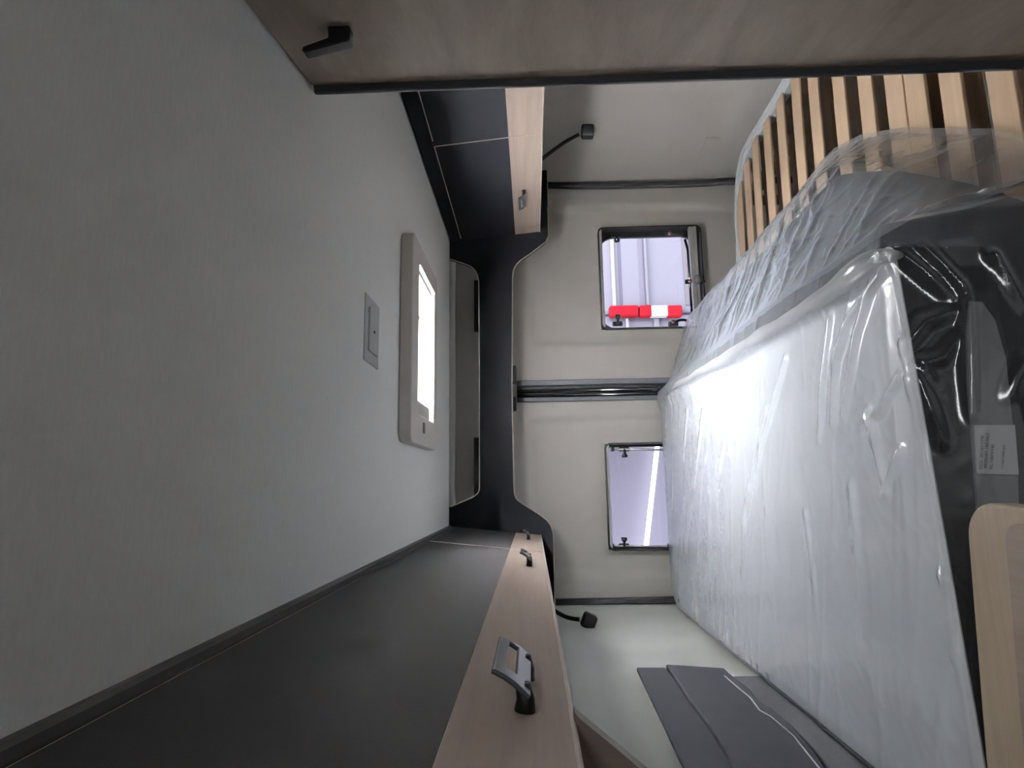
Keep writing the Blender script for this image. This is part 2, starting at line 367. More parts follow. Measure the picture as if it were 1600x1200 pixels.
# ------------------------------------------------------------------ windows in the rear doors
def rrect(x0, x1, z0, z1, r, n=6):
    pts = []
    for cx, cz, a0 in ((x1-r, z1-r, 0), (x0+r, z1-r, 90), (x0+r, z0+r, 180), (x1-r, z0+r, 270)):
        for k in range(n+1):
            a = math.radians(a0+90*k/n); pts.append((cx+r*math.cos(a), cz+r*math.sin(a)))
    return pts
def ring_xz(bm, outer, inner, y0, y1):
    n = len(outer); V = lambda L, y: [bm.verts.new((x, y, z)) for x, z in L]
    a, b, c, d = V(outer, y0), V(inner, y0), V(outer, y1), V(inner, y1)
    for i in range(n):
        j = (i+1) % n
        for q in ((a[i], a[j], b[j], b[i]), (c[i], d[i], d[j], c[j]), (a[i], c[i], c[j], a[j]), (b[i], b[j], d[j], d[i])): bm.faces.new(q)
def latch(parent, px, py, dirx, lever):
    p = at(px, py, y=YD+0.028)
    bm = bmesh.new(); s = dirx
    box(bm, (p.x-0.010, YD+0.022, p.z-0.022), (p.x+0.010, YD+0.036, p.z+0.022))
    l = obj('latch', bm, 'black_plastic', parent, bevel=0.003)
    if lever == 'knob':
        bm = bmesh.new(); tube(bm, [(p.x, YD+0.02, p.z), (p.x+s*0.018, YD+0.016, p.z), (p.x+s*0.026, YD+0.014, p.z), (p.x+s*0.036, YD+0.014, p.z)], [0.006, 0.006, 0.013, 0.012], n=12)
        obj('knob', bm, 'black_plastic', l, smooth=True)
    else:
        pts = [(p.x, YD+0.014, p.z), (p.x+s*0.010, YD+0.010, p.z-0.02*lever), (p.x+s*0.012, YD+0.010, p.z-0.045*lever), (p.x+s*0.004, YD+0.012, p.z-0.062*lever)]
        obj('lever', T(spline(pts, 4), 0.006, n=8), 'black_plastic', l, smooth=True)
        obj('screw', T([(p.x+s*0.004, YD+0.012, p.z+0.004), (p.x+s*0.004, YD+0.004, p.z+0.004)], 0.009, n=12), 'steel_screw', l, smooth=True)
def window(name, H, full):
    x0, x1, z0, z1 = H
    w_ = bpy.data.objects.new(name, None); COL.objects.link(w_); w_.location = ((x0+x1)/2, YD, z0); struct(w_)
    bm = bmesh.new(); ring_xz(bm, rrect(x0-0.002, x1+0.002, z0-0.002, z1+0.002, 0.025), rrect(x0+0.004, x1-0.004, z0+0.004, z1-0.004, 0.022), YD-0.009, YD+0.05)
    obj('frame_lip', bm, 'rubber', w_)
    bm = bmesh.new(); ring_xz(bm, rrect(x0-0.01, x1+0.01, z0-0.01, z1+0.01, 0.02), rrect(x0+0.013, x1-0.030 if full else x1-0.014, z0+0.012, z1-0.004, 0.07 if full else 0.03), YD+0.040, YD+0.055)
    obj('outer_frame', bm, 'black_plastic', w_)
    obj('pane', P([(x, YD+0.047, z) for x, z in rrect(x0, x1, z0, z1, 0.03)], (0, 0.004, 0)), 'pane_glass', w_)
    bm = bmesh.new(); box(bm, (x0+0.005, YD-0.006, z1-0.016), (x1-0.005, YD+0.016, z1-0.004))
    obj('blind_rail', bm, 'alu', w_, bevel=0.002)
    if full:
        bm = bmesh.new(); box(bm, (x0+0.004, YD-0.008, z0+0.018), (x1-0.004, YD+0.022, z0+0.030)); box(bm, (x0+0.004, YD-0.004, z0+0.030), (x1-0.004, YD+0.022, z0+0.050))
        obj('blind_rail', bm, 'alu', w_, bevel=0.002)
        p = at(1090, 437, y=YD-0.012)
        obj('knob', T([(p.x, YD-0.008, p.z), (p.x, YD-0.020, p.z), (p.x, YD-0.026, p.z)], [0.020, 0.020, 0.014], n=20), 'sticker_grey', w_, smooth=True)
        bm = bmesh.new(); tube(bm, [(x1-0.05, YD+0.034, z0+0.06), (x1-0.075, YD+0.034, z0+0.055), (x1-0.10, YD+0.034, z0+0.05), (x0+0.02, YD+0.034, z0+0.05)], 0.006)
        obj('inner_seal', bm, 'gloss_black', w_, smooth=True)
        latch(w_, 963, 368, -1, 'knob'); latch(w_, 1046, 366, -1, 1); latch(w_, 965, 506, 1, 'knob'); latch(w_, 1052, 506, 1, 1); latch(w_, 1078, 440, -1, 1)
    else:
        for py, s in ((702, -1), (853, 1)):
            a, b = at(957, py, y=YD+0.02), at(1046, py+1, y=YD+0.02)
            obj('stay_rod', T([a, b, b+(b-a)*0.3], 0.0045), 'alu', w_, smooth=True)
            for px in (957, 1046):
                q = at(px, py, y=YD+0.02); obj('bracket', B((q.x-0.009, YD+0.010, q.z-0.007), (q.x+0.009, YD+0.032, q.z+0.007)), 'black_plastic', w_, bevel=0.002)
            latch(w_, 975, py, s, 'knob')
    return w_
window('window_1', HL, False); window('window_2', HR, True)

# ------------------------------------------------------------------ bulkhead board
BT = 0.018
outer = []
def bp(px, py): p = at(px, py, y=YF); return (p.x, p.z)
lower = [(1.375, bp(857, 368)[1]), (1.2, bp(857, 368)[1]), bp(857, 368)] + [(v.x, v.y) for v in spline([Vector((*bp(853, 378), 0)), Vector((*bp(828, 397), 0)), Vector((*bp(811, 409), 0)), Vector((*bp(803, 420), 0)), Vector((*bp(801, 432), 0))], 5)]
lower += [bp(800, 600)] + [(v.x, v.y) for v in spline([Vector((*bp(803, 762), 0)), Vector((*bp(805, 775), 0)), Vector((*bp(812, 784), 0)), Vector((*bp(843, 804), 0)), Vector((*bp(858, 817), 0)), Vector((*bp(864, 832), 0)), Vector((*bp(865, 850), 0))], 5)]
lower += [bp(867, 943)]
upper = [bp(703, 405)] + [(v.x, v.y) for v in spline([Vector((*bp(722, 411), 0)), Vector((*bp(736, 417), 0)), Vector((*bp(745, 427), 0)), Vector((*bp(748, 440), 0))], 5)]
upper += [bp(749, 600)] + [(v.x, v.y) for v in spline([Vector((*bp(749, 756), 0)), Vector((*bp(748, 768), 0)), Vector((*bp(740, 776), 0)), Vector((*bp(730, 781), 0)), Vector((*bp(704, 792), 0))], 5)]
def densify(L, n):                                     # equal number of samples along a polyline
    P_ = [Vector((a, b)) for a, b in L]; d = [0]
    for i in range(1, len(P_)): d.append(d[-1]+(P_[i]-P_[i-1]).length)
    res = []; 
    for k in range(n+1):
        t = d[-1]*k/n; i = max(1, next((j for j in range(len(d)) if d[j] >= t-1e-9), len(d)-1)); seg = d[i]-d[i-1]
        q = P_[i-1].lerp(P_[i], (t-d[i-1])/seg if seg else 0); res.append((q.x, q.y))
    return res
xr_ = max(p[0] for p in lower); xl_ = min(p[0] for p in lower)
top_chain = [(1.375, CE-0.001), (upper[0][0], CE-0.001)] + upper[1:-1] + [(upper[-1][0], CE-0.001), (xl_, CE-0.001)]
low_chain = lower
bm = bmesh.new()
loop = [(x, z) for x, z in low_chain] + [(x, z) for x, z in reversed(top_chain)]
prism(bm, [(x, YF, z) for x, z in loop], (0, BT, 0))
bmesh.ops.triangulate(bm, faces=[f for f in bm.faces if len(f.verts) > 4])
bulk = thing('bulkhead', 'black arched board joining the overhead lockers across the rear doors', 'board', (0.4, YF, 0))
obj('board', bm, 'black_board', bulk)
def banding(chain):
    obj('edge_banding', T([(x, YF-0.0005, z) for x, z in chain], 0.0022, n=6), 'edge_band', bulk)
banding(lower[1:]); banding(upper)

# ------------------------------------------------------------------ overhead lockers
def face_pt(side, y, t):                               # t 0 = top (ceiling) .. 1 = bottom edge, at bulkhead depth
    if side > 0: a, b = at(705, 379, y=YF), at(843, 362, y=YF)
    else: a, b = at(703, 822, y=YF), at(845, 836, y=YF)
    return Vector((lerp(a.x, b.x, t), y, lerp(a.z, b.z, t)))
def tz(side, px, py):
    a, b = face_pt(side, YF, 0), face_pt(side, YF, 1); return (at(px, py, y=YF).z-a.z)/(b.z-a.z)
def slab(side, y0, y1, t0, t1, th, lift=0.0, chamf=0):
    n = Vector((-side, 0, 0)) if False else (face_pt(side, 0, 1)-face_pt(side, 0, 0)).cross(Vector((0, 1, 0))).normalized()
    if n.x*side > 0: n = -n
    pts = [face_pt(side, y0, t0), face_pt(side, y1, t0), face_pt(side, y1, t1), face_pt(side, y0, t1)]
    return [p+n*lift for p in pts], -n*th, n
def handle(parent, side, y, t, L):
    h = bpy.data.objects.new('handle', None)
    n = slab(side, 0, 1, 0, 1, 1)[2]
    d = (face_pt(side, 0, 0)-face_pt(side, 0, 1)).normalized()   # up the face
    c = face_pt(side, y, t)
    ax = Vector((0, 1, 0))
    u = (n*0.47+d*0.88).normalized()                              # plate leans out and up
    base = c + n*0.019 - d*0.006
    bm = bmesh.new(); W = L*0.31; th = u.cross(ax).normalized()*0.0045
    # bent plate with a long slot
    def q(a, b): return base + ax*a + u*b + n*0.002*math.sin(math.pi*max(0, min(1, b/W)))*1.2
    A = [-L/2, -L/2+0.020*L/0.1, L/2-0.007*L/0.1, L/2]; Bb = [0, W*0.40, W*0.68, W]
    V = [[(bm.verts.new(q(a*(1-0.04*(b/W)), b)), bm.verts.new(q(a*(1-0.04*(b/W)), b)+th)) for b in Bb] for a in A]
    cells = [(i, j) for i in range(3) for j in range(3) if not (i == 1 and j == 1)]
    for i, j in cells:
        for k in (0, 1): bm.faces.new([V[a][b][k] for a, b in ((i, j), (i+1, j), (i+1, j+1), (i, j+1))])
        for (a, b), (c_, d_), nb in (((i, j), (i+1, j), (i, j-1)), ((i+1, j), (i+1, j+1), (i+1, j)), ((i, j+1), (i+1, j+1), (i, j+1)), ((i, j), (i, j+1), (i-1, j))):
            if nb not in cells: bm.faces.new((V[a][b][0], V[c_][d_][0], V[c_][d_][1], V[a][b][1]))
    hp = obj('handle', bm, 'dark_metal', parent, bevel=0.0012)
    for s in (-1, 1):
        p = base + ax*s*(L/2-0.018) + u*W*0.12
        k = L/0.1; bm = bmesh.new(); tube(bm, [p+u*0.004, p-n*0.010, p-n*0.0195], [0.0055*k, 0.0065*k, 0.0075*k], n=10)
        obj('handle_post', bm, 'black_plastic', parent, smooth=True)
def locker(side, label, y_near, seams, handles):
    r = thing('overhead_locker', label, 'cabinet', (face_pt(side, 0, 1).x, (y_near+YF)/2, face_pt(side, 0, 1).z))
    t_rail, t_wood = (0.07 if side < 0 else 0.12, tz(side, 806, 832) if side < 0 else tz(side, 805, 367))
    wallx = 1.385 if side > 0 else XL+0.012
    wallx = 1.29 if side > 0 else wallx
    tb = face_pt(side, 0, 1)
    # carcass
    p0, p1 = face_pt(side, 0, 0), face_pt(side, 0, 1); s = side
    prof = [(p0.x+s*0.02, CE-0.001), (p1.x+s*0.02, p1.z+0.003), (wallx, p1.z+0.003), (wallx, CE-0.001)]
    obj('carcass', P([(x, y_near, z) for x, z in prof], (0, YF-y_near-0.001, 0)), 'black_board', r)
    pts, off, n = slab(side, y_near, YF-0.002, 0.0, t_rail-0.012, 0.018)
    obj('top_rail', P(pts, off), 'black_board' if side > 0 else 'charcoal_door', r, bevel=0.002)
    ends = [YF-0.002]+seams+[y_near]; doors = []
    for k in range(len(ends)-1):
        pts, off, n = slab(side, ends[k+1]+0.001, ends[k]-0.001, t_rail, t_wood, 0.018)
        d = obj('door', P(pts, off), 'charcoal_door' if side < 0 else 'black_board', r)
        pts, off, n = slab(side, ends[k+1]+0.001, ends[k]-0.001, t_wood, 1.0, 0.019, lift=0.001)
        obj('wood_strip', P(pts, off), 'wood_strip', d, bevel=0.0008)
        doors.append((ends[k+1], ends[k], d))
        # pale edging line round each door
        bm = bmesh.new()
        if k < len(ends)-2:
            y = ends[k+1]; tube(bm, [face_pt(side, y, t_rail)+n*0.0003, face_pt(side, y, 1.0)+n*0.0015], 0.0017, n=6)
        a = n*0.0004
        tube(bm, [face_pt(side, ends[k+1], t_rail)+a, face_pt(side, ends[k]-0.03, t_rail)+a], 0.0013 if side > 0 else 0.0002, n=6)
        obj('edge_banding', bm, 'edge_band', d)
        tt = 1.0
        obj('lower_edging', T([face_pt(side, ends[k+1], 1.0)+n*0.001, face_pt(side, ends[k], 1.0)+n*0.001], 0.0025, n=6), 'edge_band', d)
    for y, t, L in handles:
        d = next(dd for a, b, dd in doors if a <= y <= b); handle(d, side, y, t, L)
    return r
def y_on_face(side, px, py, t):
    x = face_pt(side, 0, t).x; return at(px, py, x=x).y
tL, tR = 0.86, 0.85
locker(-1, 'long charcoal overhead locker with a pale wood lower strip and three handles', -0.7,
       [y_on_face(-1, 735, 852, 0.4)],
       [(y_on_face(-1, 822, 842, tL)-0.015, 0.86, 0.085), (y_on_face(-1, 817, 882, tL), 0.88, 0.10), (0.600, 0.885, 0.122)])
locker(1, 'black overhead locker with a pale wood strip and one handle beside the washroom door', 1.18,
       [y_on_face(1, 735, 222, 0.4)], [(y_on_face(1, 818, 304, tR), 0.83, 0.105)])

# ceiling edge rail above the long locker
rc = face_pt(-1, 0, 0)
bm = bmesh.new()
ringp = [(rc.x-0.01, CE), (rc.x+0.002, CE), (rc.x+0.002, CE-0.006), (rc.x-0.001, CE-0.012), (rc.x-0.004, CE-0.014), (rc.x-0.01, CE-0.014)]
prism(bm, [(x, -0.7, z) for x, z in ringp], (0, YF+0.7-0.002, 0))
struct(obj('trim_5', bm, 'grey_rail'))

# wood end support under the long locker
y = 0.56
q = [at(903, 1110, y=y), at(1012, 1200, y=y)]
dq = (q[1]-q[0])
lowc = q[0]+dq*((XL+0.012-q[0].x)/dq.x)
zz = face_pt(-1, 0, 1).z-0.002
sup = [(q[0].x+0.004, y, zz), (q[0].x, y, q[0].z), (lowc.x, y, lowc.z), (XL+0.012, y, zz)]
o = obj('support_panel', P(sup, (0, -0.018, 0)), 'wood_dark', origin=(XL+0.012, y, zz)); tag(o, 'dark wood support panel with a slanted edge under the long locker', 'panel')

# ------------------------------------------------------------------ reading lamps
def lamp(label, a, mid, b, h, tilt):
    a, mid, b, h = [at(px, py, y=yy) for px, py, yy in (a, mid, b, h)]
    r = thing('reading_lamp', label, 'lamp', a, 'gooseneck reading lamps')
    obj('lamp_base', T([a+Vector((0, 0, 0.012)), a-Vector((0, 0, 0.002))], 0.012, n=14), 'black_plastic', r, smooth=True)
    obj('gooseneck', T(spline([a, mid, b], 6), [0.0075]*12+[0.0085], n=10), 'black_plastic', r, smooth=True)
    ang = math.atan2(h.z-b.z, h.x-b.x)
    bm = B((h.x-0.025, h.y-0.022, h.z-0.025), (h.x+0.025, h.y+0.022, h.z+0.025), rot=Matrix.Rotation(-ang+tilt, 3, 'Y'))
    obj('lamp_head', bm, 'black_plastic', r, bevel=0.009, seg=3)
lamp('black gooseneck reading lamp bending up beside the black locker near the washroom door', (845, 250, 2.30), (880, 224, 2.28), (905, 210, 2.26), (918, 206, 2.25), 0.15)
lamp('black gooseneck reading lamp reaching out below the long charcoal locker', (850, 944, 2.32), (882, 963, 2.30), (905, 968, 2.28), (920, 970, 2.27), 0.35)

# ------------------------------------------------------------------ roof hatch
ox0, ox1, oy0, oy1 = 0.115, 0.685, 1.535, 1.955
dr = 0.034
hatch = thing('roof_hatch', 'cream framed square roof hatch glowing white, lit from above', 'skylight', ((ox0+ox1)/2, (oy0+oy1)/2, CE))
def ring_xy(bm, O, I, z0, z1):
    n = len(O); V = lambda L, z: [bm.verts.new((x, y, z)) for x, y in L]
    a, b, c, d = V(O, z0), V(I, z0), V(O, z1), V(I, z1)
    for i in range(n):
        j = (i+1) % n
        for q in ((a[i], a[j], b[j], b[i]), (c[i], d[i], d[j], c[j]), (a[i], c[i], c[j], a[j]), (b[i], b[j], d[j], d[i])): bm.faces.new(q)
bm = bmesh.new(); ring_xy(bm, rrect(ox0, ox1, oy0, oy1, 0.03), rrect(hx0+0.01, hx1-0.01, hy0, oy1-0.055, 0.012), CE-dr, CE)
obj('frame', bm, 'hatch_plastic', hatch, bevel=0.005)
bm = bmesh.new(); ring_xy(bm, rrect(hx0, hx1, hy0, hy1, 0.01), rrect(hx0+0.012, hx1-0.012, hy0+0.008, hy1-0.008, 0.01), CE-0.01, CE+0.03)
obj('shaft', bm, 'hatch_plastic', hatch)
obj('blind_bar', B((hx1-0.030, hy0+0.004, CE-0.024), (hx1-0.015, oy1-0.06, CE-0.012)), 'hatch_grey', hatch, bevel=0.003)
obj('blind_line', B((hx1-0.018, hy0+0.002, CE-dr-0.0015), (hx1-0.012, oy1-0.052, CE-dr+0.004)), 'van_trim', hatch)
bm = bmesh.new(); box(bm, (hx0+0.012, hy0+0.006, CE-0.02), (hx0+0.055, oy1-0.06, CE-0.012))
obj('mesh_cassette', bm, 'hatch_grey', hatch, bevel=0.003)
bm = bmesh.new(); a = at(662, 668, z=CE-dr-0.001)
box(bm, (a.x-0.016, a.y-0.006, a.z-0.0006), (a.x+0.014, a.y+0.022, a.z+0.002)); obj('sticker', bm, 'sticker_grey', hatch)
obj('stay_arm', T([(hx1-0.10, hy0+0.04, CE+0.012), (hx1-0.13, hy0+0.16, CE+0.0)], [0.004, 0.008]), 'sticker_grey', hatch, smooth=True)
# domed lid, translucent white so the added lamp glows through it
bm = bmesh.new(); g = []
for i in range(9):
    g.append([bm.verts.new((lerp(hx0-0.02, hx1+0.02, i/8), lerp(hy0-0.02, hy1+0.02, j/8), CE+0.022+0.04*(1-(i/4-1)**4)*(1-(j/4-1)**4))) for j in range(9)])
for i in range(8):
    for j in range(8): bm.faces.new((g[i][j], g[i+1][j], g[i+1][j+1], g[i][j+1]))
obj('lid', bm, 'dome_acrylic', hatch, smooth=True)

# small square plate in the ceiling
pa, pb, pc, pd = [at(*p, z=CE) for p in ((568.5, 456), (590, 479), (590, 578), (568.5, 563))]
x0, x1 = (pc.x+pd.x)/2, (pa.x+pb.x)/2; y0, y1 = (pa.y+pd.y)/2, (pb.y+pc.y)/2
plate = thing('ceiling_plate', 'small square grey plate with a centre dot in the ceiling beside the hatch', 'plate', ((x0+x1)/2, (y0+y1)/2, CE))
obj('plate_rim', B((x0, y0, CE-0.003), (x1, y1, CE)), 'plate_plastic', plate, bevel=0.001)
ix, iy = (x1-x0)*0.17, (y1-y0)*0.2
obj('plate_lid', B((x0+ix, y0+iy, CE-0.007), (x1-ix, y1-iy, CE-0.003)), 'plate_plastic', plate, bevel=0.001)
cx, cy = (x0+x1)/2, (y0+y1)/2
obj('screw', T([(cx, cy, CE-0.0085), (cx, cy, CE-0.006)], 0.0035), 'black_plastic', plate)

# ------------------------------------------------------------------ washroom door (open, in front on the right)
e0 = at(487, 133, z=CE-0.004)
dv = ray(832, 575); dv.z = 0; dv.normalize()
nv = Vector((dv.y, -dv.x, 0))                                        # away from the aisle
wd_ = thing('washroom_door', 'tall brown wood door with a black edge strip and black latch', 'door', (e0.x, e0.y, FL+0.01))
h_ = CE-0.004-(FL+0.01)
corner = e0.copy()
pts = [corner, corner-dv*0.62, corner-dv*0.62+nv*0.028, corner+nv*0.028]
obj('panel', P([(p.x, p.y, FL+0.01) for p in pts], (0, 0, h_)), 'wood_door', wd_)
# black profile wrapping the far edge, rounded top
bm = bmesh.new(); prof = []
for k in range(9):
    a = math.pi*k/8; prof.append(corner+nv*(0.008-0.020*math.cos(a))+dv*(0.006*math.sin(a)+0.008))
prof = [corner-nv*0.012+dv*0.0005]+prof+[corner+nv*0.028-dv*0.001]
for k, (za, sc) in enumerate(((CE-0.004-0.0, 0.0),)): pass
prism(bm, [(p.x, p.y, FL+0.01) for p in prof], (0, 0, h_-0.002))
obj('edge_strip', bm, 'seal_grey', wd_, bevel=0.003)
# latch: block on the face and a lever rising from it
def on_door(px, py, off=0.0):
    d = ray(px, py); p0 = corner-nv*off; t = p0.dot(nv)/d.dot(nv); return d*t
a = on_door(528, 47); b = on_door(545, 47)
bm = bmesh.new()
la = a-nv*0.0; 
sec = [(0.0, 0.0), (0.0, 0.0)]
def Lp(al, up, outw): return a + dv*al + Vector((0, 0, 1))*up - nv*outw
prof = [(0.016, 0.0), (0.016, 0.022), (0.060, 0.036), (0.067, 0.038), (0.070, 0.046), (0.064, 0.049), (0.006, 0.037), (-0.022, 0.031), (-0.028, 0.028), (-0.028, 0.0)]
sc_ = 0.50*(a.length/0.8)*1.1
prism(bm, [Lp(-0.011, u*sc_*1.0, o_*sc_) for u, o_ in prof], dv*0.020)
obj('latch', bm, 'black_plastic', wd_, bevel=0.003, seg=3)

# ------------------------------------------------------------------ slatted bed base
bed = thing('slatted_bed_base', 'raised bed base of pale bowed wood slats in a light metal frame', 'bed', (0.5, 1.6, ZB-0.06))
railc = [at(px, py, z=ZB-0.005) for px, py in ((1260, 60), (1224, 130), (1192, 185), (1165, 230), (1156, 262), (1152, 300), (1152, 345), (1154, 375))]
railc = [Vector((p.x, min(p.y, YD-0.03), p.z)) for p in railc]
railc.append(Vector((0.2, YD-0.035, ZB-0.005))); railc.append(Vector((-0.45, YD-0.035, ZB-0.005)))
rs = spline(railc[:-2], 5)+railc[-2:]
bm = bmesh.new(); ring = []
for i, p in enumerate(rs):
    t = (rs[min(i+1, len(rs)-1)]-rs[max(i-1, 0)]); t.z = 0; t.normalize(); n_ = Vector((-t.y, t.x, 0))
    ring.append([bm.verts.new(p+n_*a_+Vector((0, 0, b_))) for a_, b_ in ((-0.004, -0.05), (-0.004, 0.008), (0.004, 0.012), (0.010, 0.008), (0.010, 0.0), (0.020, 0.0), (0.026, -0.006), (0.026, -0.05))])
for i in range(len(ring)-1):
    for k in range(8): bm.faces.new((ring[i][k], ring[i][(k+1) % 8], ring[i+1][(k+1) % 8], ring[i+1][k]))
obj('frame_rail', bm, 'bed_rail', bed, smooth=False)
def wall_lim(y): return pl([2.05, 2.2, 2.45, 2.55, 2.6], [1.355, 1.335, 1.225, 1.15, 1.10], y)-0.04
yy = [2.375, 2.275, 2.175, 2.056, 1.935, 1.812, 1.697, 1.559, 1.437, 1.325, 1.255, 1.15, 1.03, 0.92]
for i, y in enumerate(yy):
    wdt = 0.030 if y > 1.34 or y < 1.2 else 0.033
    xr2 = wall_lim(y)
    bm = bmesh.new(); ring = []
    for k in range(25):
        x = lerp(-0.44, xr2, k/24); bow = 0.012*(1-((k/12)-1)**2)
        z = ZB-0.006+bow
        ring.append([bm.verts.new((x, y+a_, z+b_)) for a_, b_ in ((-wdt, -0.008), (-wdt, 0.0), (wdt, 0.0), (wdt, -0.008))])
    for k in range(24):
        for q in range(4): bm.faces.new((ring[k][q], ring[k][(q+1) % 4], ring[k+1][(q+1) % 4], ring[k+1][q]))
    bm.faces.new(ring[0]); bm.faces.new(ring[-1][::-1])
    sl = obj('slat', bm, 'slat_wood', bed, bevel=0.0025)
    # second spring slat a little below
    obj('lower_slat', B((-0.40, y-wdt+0.006, ZB-0.045), (xr2, y+wdt-0.006, ZB-0.036)), 'slat_under', sl)
for x in (-0.44, 0.50, 1.17): obj('bearer', B((x, 0.90, ZB-0.09), (x+0.03, 2.50, ZB-0.05)), 'slat_under', bed)
for x, y in ((-0.42, 0.95), (0.52, 0.95), (1.18, 0.95), (-0.42, 2.45), (0.52, 2.45), (1.18, 2.45)):
    obj('leg', B((x-0.015, y-0.015, FL), (x+0.015, y+0.015, ZB-0.09)), 'slat_under', bed)

# ------------------------------------------------------------------ mattress
MX0, MX1, MY0, MY1 = -0.472, 0.36, 0.885, 2.555
def outline(x0, x1, y0, y1, rs_, n=6, skew=0.0):
    pts = []
    for (cx, cy, a0), r in zip(((x1, y1, 0), (x0, y1, 90), (x0, y0, 180), (x1, y0, 270)), rs_):
        sx = -1 if cx == x1 else 1; sy = -1 if cy == y1 else 1
        for k in range(n+1):
            a = math.radians(a0+90*k/n); pts.append((cx+sx*r+r*math.cos(a), cy+sy*r+r*math.sin(a)))
    return pts
def soft_slab(name, outl, levels, m, parent):
    """levels: list of (z, inset)"""
    bm = bmesh.new(); n = len(outl); cx = sum(p[0] for p in outl)/n; cy = sum(p[1] for p in outl)/n; rings = []
    for z, ins in levels:
        r = []
        for x, y in outl:
            d = Vector((cx-x, cy-y)); l = d.length; d /= l; r.append(bm.verts.new((x+d.x*ins, y+d.y*ins, z)))
        rings.append(r)
    for a, b in zip(rings, rings[1:]):
        for i in range(n): bm.faces.new((a[i], a[(i+1) % n], b[(i+1) % n], b[i]))
    bm.faces.new(rings[0][::-1]); bm.faces.new(rings[-1])
    return obj(name, bm, m, parent, smooth=False, bevel=0)
mt = thing('mattress', 'white topped mattress with charcoal sides lying under clear plastic', 'mattress', (0, 1.7, ZM-0.15))
OL = outline(MX0, MX1, MY0, MY1, (0.10, 0.14, 0.03, 0.02))
def shear(pts): return [(x, y + (0.06*(x-MX0)/(MX1-MX0) if y < 1.5 else 0.0)-(0.035 if y < 1.5 else 0)) for x, y in pts]
OL = shear(OL)
soft_slab('border', OL, [(ZM-0.15, 0.012), (ZM-0.145, 0.002), (ZM-0.12, 0), (ZM-0.012, 0), (ZM-0.004, 0.002)], 'mattress_charcoal', mt)
soft_slab('top_panel', OL, [(ZM-0.006, -0.001), (ZM-0.003, -0.003), (ZM, 0.004), (ZM+0.002, 0.02)], 'mattress_white', mt)
# lighter mesh insert along the near side, with the sewn label
def front(px, py, off=0.0):
    # near side of the mattress (slightly skewed plane)
    p0 = Vector((MX0, MY0-0.035-off, 0)); sl_ = Vector((MX1-MX0, 0.06, 0)); nn = Vector((sl_.y, -sl_.x, 0)).normalized()
    d = ray(px, py); return d*(p0.dot(nn)/d.dot(nn))
ins = [front(*p, 0.004) for p in ((1516, 470), (1512, 520), (1513, 600), (1520, 690), (1527, 780), (1533, 900), (1560, 900), (1592, 790), (1590, 720), (1580, 640), (1572, 560), (1555, 500), (1535, 472))]
obj('mesh_insert', P(ins, (0, 0.006, 0)), 'mattress_grey', mt)
lab = [front(*p, 0.008) for p in ((1522, 664), (1586, 664), (1592, 742), (1527, 740))]
lb = obj('care_label', P(lab, (0, 0.002, 0)), 'label_white', mt)
# printed lines on the label, read from below upwards in the picture
def label_text(txt, px, py0, py1, size):
    a, b = front(px, py0, 0.0105), front(px+3, py1, 0.0105)
    cu = bpy.data.curves.new('label_text', 'FONT'); cu.body = txt; cu.size = 1; cu.extrude = 0
    o = bpy.data.objects.new('label_print', cu); COL.objects.link(o)
    bpy.context.view_layer.update()
    wid = max(0.1, o.dimensions.x); bpy.data.objects.remove(o)
    me_o = bpy.data.objects.new('tmp', cu); COL.objects.link(me_o); bpy.context.view_layer.update()
    dg = bpy.context.evaluated_depsgraph_get(); me = bpy.data.meshes.new_from_object(me_o.evaluated_get(dg)); bpy.data.objects.remove(me_o)
    ex = (b-a)/wid; ez = Vector((0, 0, 1))*size; nn = ex.cross(ez).normalized()
    me.transform(Matrix(((ex.x, ez.x, nn.x, a.x), (ex.y, ez.y, nn.y, a.y), (ex.z, ez.z, nn.z, a.z), (0, 0, 0, 1))))
    link('label_print', me, 'ink', lb)
label_text('0225- 201361/1798', 1534.5, 733, 681, 0.0062)
label_text('PRODUKT 1365 SALZ', 1542.5, 731, 677, 0.0062)
label_text('KL.1387X740', 1550.5, 733, 695, 0.0056)
label_text('1146709030', 1568, 733, 697, 0.0050)

# lower mattress section and bolster that the top one lies on
lm = thing('mattress_base_section', 'charcoal lower mattress section between the slats and the white mattress', 'mattress', (0.05, 1.7, ZB+0.008))
def foot(y): return pl([0.70, 0.92, 1.06, 1.275, 1.44, 1.58, 1.66, 1.77, 2.56], [0.44, 0.50, 0.62, 0.765, 0.85, 0.895, 0.90, 0.885, 0.855], y)
def edge(y): return min(foot(y)-0.09, 0.715)
bo_ = [p for p in outline(MX0, 0.70, 0.86, 2.53, (0.10, 0.14, 0.06, 0.10)) if not (p[0] > 0 and p[1] < 1.2)]
bo_ += [(0.34, 0.865)]+[(edge(0.88+k*0.08), 0.88+k*0.08) for k in range(11)]
soft_slab('cover', bo_, [(ZB+0.009, 0.03), (ZB+0.02, 0.012), (ZB+0.05, 0), (ZM-0.19, 0), (ZM-0.168, 0.008), (ZM-0.155, 0.025), (ZM-0.152, 0.05)], 'mattress_charcoal', lm)
for p in lm.children[0].data.polygons: p.use_smooth = True
